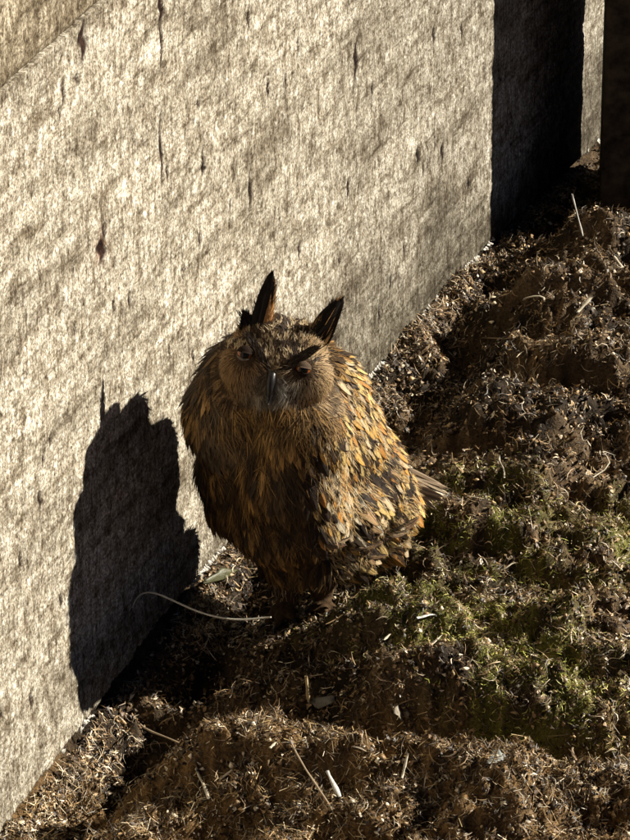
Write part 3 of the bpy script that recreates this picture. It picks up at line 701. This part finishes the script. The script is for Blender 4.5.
# ---- head
def eye_vec(P, px, py):
    a = np.array(EYES[0][0]); b = np.array(EYES[1][0]); mid = px < 276 + (py - 372) * -.1
    return np.where(mid[:, None], P - a, P - b), mid
def dir_disc(P, px, py):
    v, m = eye_vec(P, px, py); return norm(v) + np.array([0, 0, -.25])
CROWN = np.array([(247, 330), (262, 326), (308, 344), (300, 360), (284, 366), (272, 368), (262, 360), (254, 346)], float)
def in_poly(px, py, Q):
    r_ = np.zeros(px.shape, bool); n = len(Q)
    for i in range(n):
        x1, y1 = Q[i]; x2, y2 = Q[(i + 1) % n]; k = ((y1 > py) != (y2 > py)) & (px < (x2 - x1) * (py - y1) / (y2 - y1 + 1e-9) + x1); r_ ^= k
    return r_
def crown(P, N_, px, py):
    return (head_d(P) < IS_HEAD) & (in_poly(px, py, CROWN) & (N_ @ -np.array(FWD) > 0) | ((N_[:, 2] > .75) | (N_[:, 1] > -.1)) & (P[:, 2] > HC.z - .01))
def col_crown(P, px, py, k):
    t_ = rng.uniform(0, 1, k); m = vnoise(px / 3.4, py / 4.0, 81) > .52
    return np.where(m[:, None], lerp3((.42, .29, .14), (.74, .60, .40), t_), lerp3((.02, .012, .008), (.09, .05, .022), t_)), rng.uniform(.2, .9, k)
layer('crown_feathers', 60000, crown, (.006, .012), (.0016, .0034), col_crown, .25, .3, seg=2, jit=.35, thin=True, dirf=lambda P, px, py: np.stack([.05 + 0 * px, .7 + 0 * px, .6 + 0 * px], -1))
def col_disc(P, px, py, k):
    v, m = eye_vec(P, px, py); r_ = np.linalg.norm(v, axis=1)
    left = lerp3((.26, .15, .06), (.46, .28, .13), rng.uniform(0, 1, k)); right = lerp3((.42, .27, .12), (.66, .47, .26), rng.uniform(0, 1, k))  # sunward half painted lighter, side light put into the face colour
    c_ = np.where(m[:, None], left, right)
    g = np.clip(px_gauss(px, py, 268, 398, 26, 14) + px_gauss(px, py, 292, 386, 14, 10) + px_gauss(px, py, 258, 378, 10, 8) * .6, 0, 1)[:, None]; c_ = c_ * (1 - g) + np.array((.42, .37, .29)) * rng.uniform(.5, 1.3, (k, 1)) * g
    d = np.clip(np.where(r_ < .017, 1, 0) + px_gauss(px, py, 262, 362, 7, 9) + px_gauss(px, py, 283, 370, 7, 6), 0, 1)[:, None]; c_ = c_ * (1 - .85 * d) + np.array(DARK) * .85 * d
    rim = np.clip((r_ - .058) / .012, 0, 1)[:, None] * (vnoise(px / 5, py / 5, 83) > .45)[:, None]; c_ = c_ * (1 - .75 * rim) + np.array(DARK) * .75 * rim
    return c_ * rng.uniform(.65, 1.3, (k, 1)), rng.uniform(0, .25, k)
disc_sel = lambda P, N_, px, py: (head_d(P) < IS_HEAD) & ~crown(P, N_, px, py) & (np.hypot(px - EYE_PX[0][0], (py - EYE_PX[0][1]) * 1.1) > 7.5) & (np.hypot(px - EYE_PX[1][0], (py - EYE_PX[1][1]) * 1.1) > 7.5)
layer('facial_disc', 100000, disc_sel, (.009, .024), (.0005, .0015), col_disc, .14, .2, seg=2, jit=.2, thin=True, dirf=dir_disc)
# ---- throat ruff, hanging strands under the beak
layer('throat_ruff', 90000, lambda P, N_, px, py: (px_gauss(px, py, 275, 422, 62, 18) > .35) & (N_ @ -np.array(FWD) > .1) & (py > 402), (.018, .046), (.0008, .0022),
      lambda P, px, py, k: (lerp3((.07, .036, .014), (.78, .47, .17), rng.uniform(0, 1, k) ** 1.2) * (.25 + 1.2 * vnoise(px / 3.5, py / 20, 84))[:, None], rng.uniform(.1, .8, k)), .22, .2, seg=3, jit=.3, thin=True)

# ---- eyes, lids, beak
def sphere_vf(c_, r_, sc=(1, 1, 1), M=None, nu=20, nv=12, v0=0, v1=math.pi):
    V = []; F_ = []
    for i in range(nv + 1):
        t_ = v0 + (v1 - v0) * i / nv
        for j in range(nu):
            p = 2 * math.pi * j / nu; q = Vector((math.sin(t_) * math.cos(p) * sc[0], math.sin(t_) * math.sin(p) * sc[1], math.cos(t_) * sc[2])) * r_
            V.append(c_ + ((M @ q) if M else q))
    for i in range(nv):
        for j in range(nu): F_.append([i * nu + j, i * nu + (j + 1) % nu, (i + 1) * nu + (j + 1) % nu, (i + 1) * nu + j])
    return V, F_
def solid(name, c_, rough, spec):
    k = NT(name); k.b.inputs['Base Color'].default_value = (*c_, 1); k.b.inputs['Roughness'].default_value = rough; k.b.inputs['Specular IOR Level'].default_value = spec; return k.m
M_iris = plain('amber_iris', (.30, .085, .02), .08, .6, 600, .5, 1.3, 0.0); M_black = solid('black_gloss', (.008, .007, .006), .15, .25)
M_lid = plain('pale_eyelid', (.20, .17, .14), .7, .1, 500); M_beak = plain('dark_horn', (.014, .012, .011), .35, .4, 120, .7, 1.4, .0003)
M_mlid = plain('brown_eyelid', (.10, .070, .048), .8, .05, 500); M_dlid = plain('dark_eyelid', (.022, .014, .010), .8, .05, 500); M_claw = plain('black_claw', (.02, .017, .015), .35, .5, 200)
tilt = R(-14)
for e, (ep, en) in enumerate(EYES):
    fw = (en * .35 + (CAMP - ep).normalized() * .5 + Vector((0, -.5, -.15))).normalized()
    xr = Vector((math.cos(tilt), 0, math.sin(tilt))); xr = (xr - fw * xr.dot(fw)).normalized(); upv = fw.cross(xr) * -1
    if upv.z < 0: upv = -upv
    Mx = Matrix((xr, upv, fw)).transposed(); c_ = ep - fw * .004; r_ = .0125
    V, F_ = sphere_vf(c_, r_, M=Mx); eye = obj_vf('eye', V, F_, M_iris, owl)
    V, F_ = sphere_vf(c_, r_ * 1.02, M=Mx, nv=4, v1=.62); obj_vf('pupil', V, F_, M_black, eye)
    # lids: bent shells over the upper and lower part of the ball
    def lid(name, a0, a1, mat, rr, wid=1.25):
        V = []; F_ = []; nj = 16; ni = 5
        for layer_ in (0, 1):
            for i in range(ni + 1):
                el = a0 + (a1 - a0) * i / ni
                for j in range(nj + 1):
                    az = (j / nj * 2 - 1) * wid; el2 = el * math.cos(az) ** .7 if abs(az) < 1.57 else 0
                    q = Vector((math.sin(az) * math.cos(el2), math.sin(el2), math.cos(az) * math.cos(el2))) * (r_ * (rr - .07 * layer_)); V.append(c_ + Mx @ q)
        st = (ni + 1) * (nj + 1)
        for l_ in (0, 1):
            for i in range(ni):
                for j in range(nj):
                    a = l_ * st + i * (nj + 1) + j; f = [a, a + 1, a + nj + 2, a + nj + 1]; F_.append(f if l_ == 0 else f[::-1])
        for j in range(nj):
            for i_ in (0, ni): a = i_ * (nj + 1) + j; F_.append([a, a + 1, a + 1 + st, a + st])
        return obj_vf(name, V, F_, mat, owl)
    if e == 0: lid('eyelid', .26, 1.35, M_dlid, 1.16); lid('eyelid', -1.25, -.50, M_lid, 1.10)
    else: lid('eyelid', .30, 1.3, M_mlid, 1.12); lid('eyelid', -1.25, -.34, M_dlid, 1.10)
# beak: hooked, lower tip
b0 = hit(272, 374)[0]; tipb = wp(267, 406, b0.y - .022)
bd = (tipb - b0); pts = []; rr = []
for i in range(11):
    f = i / 10; out = Vector((0, -1, .35)).normalized() * (.014 * math.sin(math.pi * min(1, f * 1.05)) ** .8)
    pts.append(b0 + Vector((0, .006, .0)) + bd * f + out * (1 - .35 * f)); rr.append(.0078 * (1 - f) ** .7 + .0010)
V, F_ = tube_mesh(pts, rr, 12, .95); beak = obj_vf('beak', V, F_, M_beak, owl)
pts2 = [b0 + bd * f + Vector((0, -.004, -.002)) for f in (.45, .6, .75, .88)]; V, F_ = tube_mesh(pts2, [.006, .0055, .004, .0015], 10, .7); obj_vf('lower_mandible', V, F_, M_beak, beak)
# whiskers over the beak base
def strands(name, roots, dirs, L, W, cols, parent=None, bend=.2, amt=.1, seg=3, label=None):
    P = np.array([tuple(r_) for r_ in roots]); D = norm(np.array([tuple(d) for d in dirs])); k = len(P); vN = norm(np.array(CAMP)[None] - P + rng.normal(size=P.shape) * 2.5)
    vN = norm(vN - (vN * D).sum(-1, keepdims=True) * D)
    V, F_, UV = feathers(P, D, vN, np.asarray(L), np.asarray(W), np.full(k, bend), .3, seg, bend, None, True)
    o = mesh_np(name, V, F_, M_pl, True, col=np.repeat(np.clip(cols, 0, 1), 2 * (seg + 1), 0), uv=np.concatenate([UV, np.full((len(V), 1), amt)], 1), parent=parent or owl); o['kind'] = 'stuff'
    if label: o['label'] = label
    return o
rt, dr, cl = [], [], []
for i in range(420):
    s_ = random.choice((-1, 1)); px = 271 + s_ * random.uniform(1, 9) ; py = random.uniform(372, 390) ; h_, _n = hit(px, py)
    rt.append(h_); dr.append(Vector((s_ * random.uniform(.2, 1.1) + .0, -.45, -random.uniform(.5, 1.1)))); cl.append(np.array((.45, .41, .34)) * random.uniform(.25, 1.15) if s_ > 0 else np.array((.24, .18, .12)) * random.uniform(.3, 1.3))  # bristles on the sunward side painted paler, as on the face
strands('bristles', rt, dr, rng.uniform(.010, .026, 420), rng.uniform(.0007, .0018, 420), np.array(cl))
# pale chin wedge on either side of the beak tip
rt, dr, cl = [], [], []
for i in range(260):
    s_ = random.choice((-1, 1)); h_, _n = hit(268 + s_ * random.uniform(4, 14), random.uniform(394, 402)); rt.append(h_); dr.append(Vector((-s_ * .5, -.4, -1 + random.uniform(-.2, .2)))); cl.append(np.array((.42, .36, .26)) * random.uniform(.4, 1.2))
strands('chin_feathers', rt, dr, rng.uniform(.010, .022, 260), rng.uniform(.001, .0026, 260), np.array(cl))
# dark brows running from the beak up and out to the tufts
rt, dr, cl = [], [], []
for (ax, ay), (bx, by) in (((268, 370), (250, 338)), ((281, 370), (312, 350))):
    for i in range(500):
        f = random.random(); h_, n_ = hit(ax + (bx - ax) * f + random.uniform(-3.5, 3.5), ay + (by - ay) * f + random.uniform(-3, 3)); rt.append(h_ + n_ * .001)
        d = wp(bx, by, -.1) - wp(ax, ay, -.13); dr.append(d.normalized() + n_ * .35 + Vector((random.uniform(-.2, .2), 0, random.uniform(-.2, .2)))); cl.append(np.array(DARK) * random.uniform(.3, 1.6))
strands('brow_feathers', rt, dr, rng.uniform(.008, .018, 1000), rng.uniform(.0010, .0026, 1000), np.array(cl))
# ear tufts: overlapping long narrow feathers, dark ones over buff ones
def ear(base, tip, side, wide, dark, buff, label, y0, y1, n=26):
    A = wp(*base, y0); Bp = wp(*tip, y1); ax = Bp - A; a_ = ax.normalized(); sd = a_.cross(FWD).normalized(); fr = sd.cross(a_)
    if fr.y > 0: fr = -fr
    P_, D_, N2, L2, W2, C2 = [], [], [], [], [], []
    for i in range(n):
        q = random.uniform(-1, 1); f = random.random() * .30; inner = q * side > (-.55 if side > 0 else .35)
        p = A + ax * (f - .06) + sd * (q * wide * .24) + fr * random.uniform(-.003, .006) * (1 if not inner else .9)
        e = A + ax * random.choice((.7, .8, .9, .96, 1.0, 1.0)) + sd * (q * wide * .05 + random.uniform(-.001, .001)) ; d = e - p
        P_.append(tuple(p)); D_.append(tuple(d.normalized() + sd * q * .03)); N2.append(tuple(fr + sd * q * .5)); L2.append(d.length); W2.append(wide * random.uniform(.36, .52)); C2.append(np.array(buff if inner and f < .22 else dark) * random.uniform(.6, 1.4))
    N2 = norm(np.array(N2)); D_ = norm(np.array(D_)); N2 = norm(N2 - (N2 * D_).sum(-1, keepdims=True) * D_)
    V, F_, UV = feathers(np.array(P_), D_, N2, np.array(L2), np.array(W2), np.full(n, .10), .5, 8, .16, rng.normal(size=n) * .3, False, True)
    o = mesh_np('ear_tuft', V, F_, M_pl, True, col=np.repeat(np.clip(np.array(C2), 0, 1), 27, 0), uv=np.concatenate([UV, np.full((len(V), 1), .05)], 1), parent=owl); o['label'] = label
    rt, dr, cl, LL = [], [], [], []
    for i in range(320):
        f = random.random() * .85; q = random.uniform(-1, 1); p = A + ax * f + sd * (q * wide * .5 * (1 - .75 * f) * (.6 + .4 * min(1, f * 4))); rt.append(p); dr.append(a_ + sd * (q * .30 + random.uniform(-.16, .16)) + fr * random.uniform(-.1, .3)); LL.append(random.uniform(.012, .028) * (1.1 - .6 * f)); cl.append(np.array(buff if q * side > .2 and f < .5 else dark) * random.uniform(.5, 1.3))
    strands('tuft_barbs', rt, dr, LL, rng.uniform(.0006, .0013, 320), np.array(cl), parent=o, seg=2, bend=.1)
BLK = (.016, .011, .008)
ear((257, 340), (273, 270), -1, .043, BLK, (.46, .24, .09), 'left tuft, nearly black', -.188, -.172, 34)
ear((252, 340), (242, 308), -1, .032, BLK, (.02, .014, .01), 'short dark plume beside the left tuft', -.188, -.178, 14)
ear((306, 356), (343, 295), 1, .050, BLK, (.80, .47, .18), 'right tuft, orange buff inside and black outside', -.188, -.172, 34)

# ---- wing on the sunlit side: an under layer, then single feathers laid like shingles
wing = empty('wing'); wing.parent = owl; wing['label'] = 'sunlit wing with scalloped orange and cream feathers'
wsel = lambda P, N_, px, py: wing_region(px, py, P) & (P[:, 2] > .07) & (head_d(P) > IS_HEAD * .98)
def flow_wing(P, px, py):
    f = np.clip((py - 400) / 150, 0, 1); g_ = np.clip((px - 330) / 80, 0, 1)
    return np.stack([.12 + .35 * f + .35 * g_, .10 + .25 * g_, -1 + .2 * f + 0 * px], -1)
def col_wing(P, px, py, k):
    t_ = rng.uniform(0, 1, k); c_ = lerp3((.40, .20, .065), (.62, .42, .20), t_)
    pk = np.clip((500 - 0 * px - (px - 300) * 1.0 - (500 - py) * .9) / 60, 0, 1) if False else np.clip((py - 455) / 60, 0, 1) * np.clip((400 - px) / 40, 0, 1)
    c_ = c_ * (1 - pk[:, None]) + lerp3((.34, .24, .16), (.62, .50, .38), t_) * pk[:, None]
    return c_ * rng.uniform(.6, 1.2, (k, 1)), rng.uniform(.75, 1, k)
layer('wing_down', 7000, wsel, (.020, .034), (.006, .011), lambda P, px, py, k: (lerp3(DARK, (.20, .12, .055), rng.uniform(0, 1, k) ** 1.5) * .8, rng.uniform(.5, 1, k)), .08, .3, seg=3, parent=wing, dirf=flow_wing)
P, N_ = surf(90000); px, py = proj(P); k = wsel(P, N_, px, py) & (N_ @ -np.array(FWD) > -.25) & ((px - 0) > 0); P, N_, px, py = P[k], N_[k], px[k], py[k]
kept = []
sp = .0108
for i in range(len(P)):
    s2 = sp * (.85 + .5 * min(1, max(0, (py[i] - 380) / 150)))
    if all((P[i][0] - P[j][0]) ** 2 + (P[i][1] - P[j][1]) ** 2 + (P[i][2] - P[j][2]) ** 2 > s2 * s2 for j in kept): kept.append(i)
print('wing feathers', len(kept))
vis = [j for j in kept if N_[j] @ -np.array(FWD) > .0]
random.shuffle(vis)
def variant(seed):
    r_ = np.random.default_rng(seed); k1 = 1; V, F_, UV = feathers(np.zeros((1, 3)), np.array([[0, 1., 0]]), np.array([[0, 0, 1.]]), np.array([1.0]), np.array([.30 + .12 * r_.uniform()]), np.array([.08 + .10 * r_.uniform()]), .45, 6, .10 + .10 * r_.uniform(), np.array([r_.normal() * .16]), False, True)
    return V, F_, UV
VARS = [variant(i) for i in range(10)]
fm = {}
def wing_feather(P_, N2, D, L_, colr, amt, sd):
    D = D - N2 * D.dot(N2); D.normalize(); B = D.cross(N2)
    key = (sd % 10, 6 if colr > .98 else min(5, int(colr * 6)), 0 if amt < .5 else 1)
    if key not in fm:
        V, F_, UV = VARS[key[0]]; base = PALW[key[1]]
        fm[key] = mesh_np('feather', V, F_, M_wing, True, col=np.tile(np.array(base), (len(V), 1)), uv=np.concatenate([UV, np.full((len(V), 1), .95)], 1), link=False)
    o = bpy.data.objects.new('feather', fm[key]); COL.objects.link(o); o.parent = wing
    o.matrix_local = Matrix.Translation(P_) @ Matrix((B, D, N2)).transposed().to_4x4() @ Matrix.Scale(L_, 4)
PALW = [(.78, .36, .08), (.88, .50, .13), (.94, .66, .25), (.88, .68, .42), (.72, .46, .23), (.94, .80, .56), (.055, .032, .018)]
for c_i, j in enumerate(vis[:300]):
    blk = float(vnoise(np.array([(px[j] - .35 * py[j]) / 4.2]), np.array([py[j] / 9]), 88)[0]) > (.65 if px[j] > 322 else .50)
    pk = min(1, max(0, (py[j] - 450) / 50)) * min(1, max(0, (402 - px[j]) / 40)); u_ = random.random()
    ci = (random.choice((3, 4, 5, 2)) if random.random() < pk * .8 else random.choice((0, 1, 1, 2, 2, 3))) / 6 + .01
    dv = flow_wing(P[j][None], px[j:j + 1], py[j:j + 1])[0] + rng.normal(size=3) * .09
    if blk: ci = .99
    wing_feather(Vector(P[j]) + Vector(N_[j]) * .003, Vector(N_[j]), Vector(dv), random.choice((.026, .031, .035, .039)) * random.uniform(.9, 1.1) * (1 + .3 * min(1, max(0, (py[j] - 400) / 120))), ci, 1, random.randrange(10))
rest = np.array(vis[300:] + [j for j in kept if N_[j] @ -np.array(FWD) <= 0])
nr = len(rest); dv = flow_wing(P[rest], px[rest], py[rest]) + rng.normal(size=(nr, 3)) * .10
V, F_, UV = feathers(P[rest] + N_[rest] * .002, norm(dv), N_[rest], rng.uniform(.024, .036, nr), rng.uniform(.008, .012, nr), rng.uniform(.08, .25, nr), .45, 5, .12, rng.normal(size=nr) * .3, False, True)
o_ = mesh_np('small_coverts', V, F_, M_wing, True, col=np.repeat(np.array(PALW)[rng.integers(0, 7, nr)] * rng.uniform(.6, 1.1, (nr, 1)), 18, 0), uv=UV, parent=wing); o_['kind'] = 'stuff'
layer('loose_barbs', 34000, wsel, (.012, .028), (.0007, .0018), lambda P, px, py, k: (np.where((vnoise((px - .35 * py) / 4.2, py / 9, 88) > np.where(px > 322, .66, .50))[:, None] | (rng.uniform(0, 1, (k, 1)) < .15), np.array(DARK)[None], lerp3((.5, .28, .09), (.85, .66, .36), rng.uniform(0, 1, k))), rng.uniform(0, .4, k)), .28, .2, seg=2, parent=wing, dirf=flow_wing, jit=.25, thin=True)
# long quills along the lower rim of the wing
def quill(a, b, L_bow, wd, c_, parent, name, y0, y1, am=.6, seg=8):
    A = wp(*a, y0); B_ = wp(*b, y1); T = (B_ - A); L_ = T.length; T.normalize(); Nn = (CAMP - A).normalized() + Vector((.3, 0, .2)); Nn = (Nn - T * Nn.dot(T)).normalized()
    V, F_, UV = feathers(np.array([tuple(A)]), np.array([tuple(T)]), np.array([tuple(Nn)]), np.array([L_]), np.array([wd]), np.array([L_bow]), .35, seg, L_bow, np.array([random.uniform(-.2, .2)]))
    o = mesh_np(name, V, F_, M_pl, True, col=np.tile(np.array(c_) * random.uniform(.8, 1.2), (len(V), 1)), uv=np.concatenate([UV, np.full((len(V), 1), am)], 1), parent=parent); return o
for i in range(16):
    f = i / 15; bx, by = 318 + 78 * f + random.uniform(-4, 4), 548 - 20 * f + random.uniform(-8, 8) + 14 * math.sin(f * 3.1); h_, n_ = hit(bx, by)
    d_ = Vector((.75 + .2 * f, .15, -.35 + .35 * f)) + Vector((random.uniform(-.15, .15), 0, random.uniform(-.15, .15)))
    V, F_, UV = feathers(np.array([tuple(h_ + n_ * .004)]), norm(np.array([tuple(d_)])), np.array([tuple(n_)]), np.array([random.uniform(.040, .060)]), np.array([random.uniform(.010, .015)]), np.array([.12]), .4, 8, .22, np.array([random.uniform(-.3, .3)]), False, True)
    mesh_np('flight_feather', V, F_, M_wing, True, col=np.tile(np.array(random.choice([(.45, .28, .15), (.60, .42, .26), (.35, .20, .11)])), (len(V), 1)), uv=UV, parent=wing)
tail = empty('tail'); tail.parent = owl
for i in range(26):
    f = i / 25; tip = [(454, 494), (449, 500), (444, 505), (440, 512), (430, 520), (424, 530), (446, 488), (436, 500), (420, 537), (428, 508), (440, 495), (415, 543), (425, 525)][i % 13]; tip = (tip[0] + random.uniform(-3, 3), tip[1] + random.uniform(-5, 5))
    quill((378 + random.uniform(-6, 6), 455 + 30 * random.random() + 12 * (tip[1] - 490) / 40), tip, .12, random.uniform(.007, .013), random.choice([(.40, .28, .17), (.62, .48, .32), (.24, .15, .09)]), tail, 'tail_feather', .12, .17, .5)
# left wing, tucked in shade on the wall side
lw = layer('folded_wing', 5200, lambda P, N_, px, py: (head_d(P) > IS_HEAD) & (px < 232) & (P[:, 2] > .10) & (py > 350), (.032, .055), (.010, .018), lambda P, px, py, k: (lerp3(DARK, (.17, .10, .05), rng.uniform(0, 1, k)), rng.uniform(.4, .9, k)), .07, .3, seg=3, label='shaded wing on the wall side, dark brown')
# claws
for toes in feet:
    ft = empty('foot', (0, 0, 0)); ft.parent = owl
    for e, d in toes:
        pts = [e + d * .004, e + d * .010 + Vector((0, 0, .001)), e + d * .016 - Vector((0, 0, .003)), e + d * .019 - Vector((0, 0, .009))]
        V, F_ = tube_mesh(pts, [.0042, .0034, .0022, .0006], 8); obj_vf('talon', V, F_, M_claw, ft)
#OWL-END
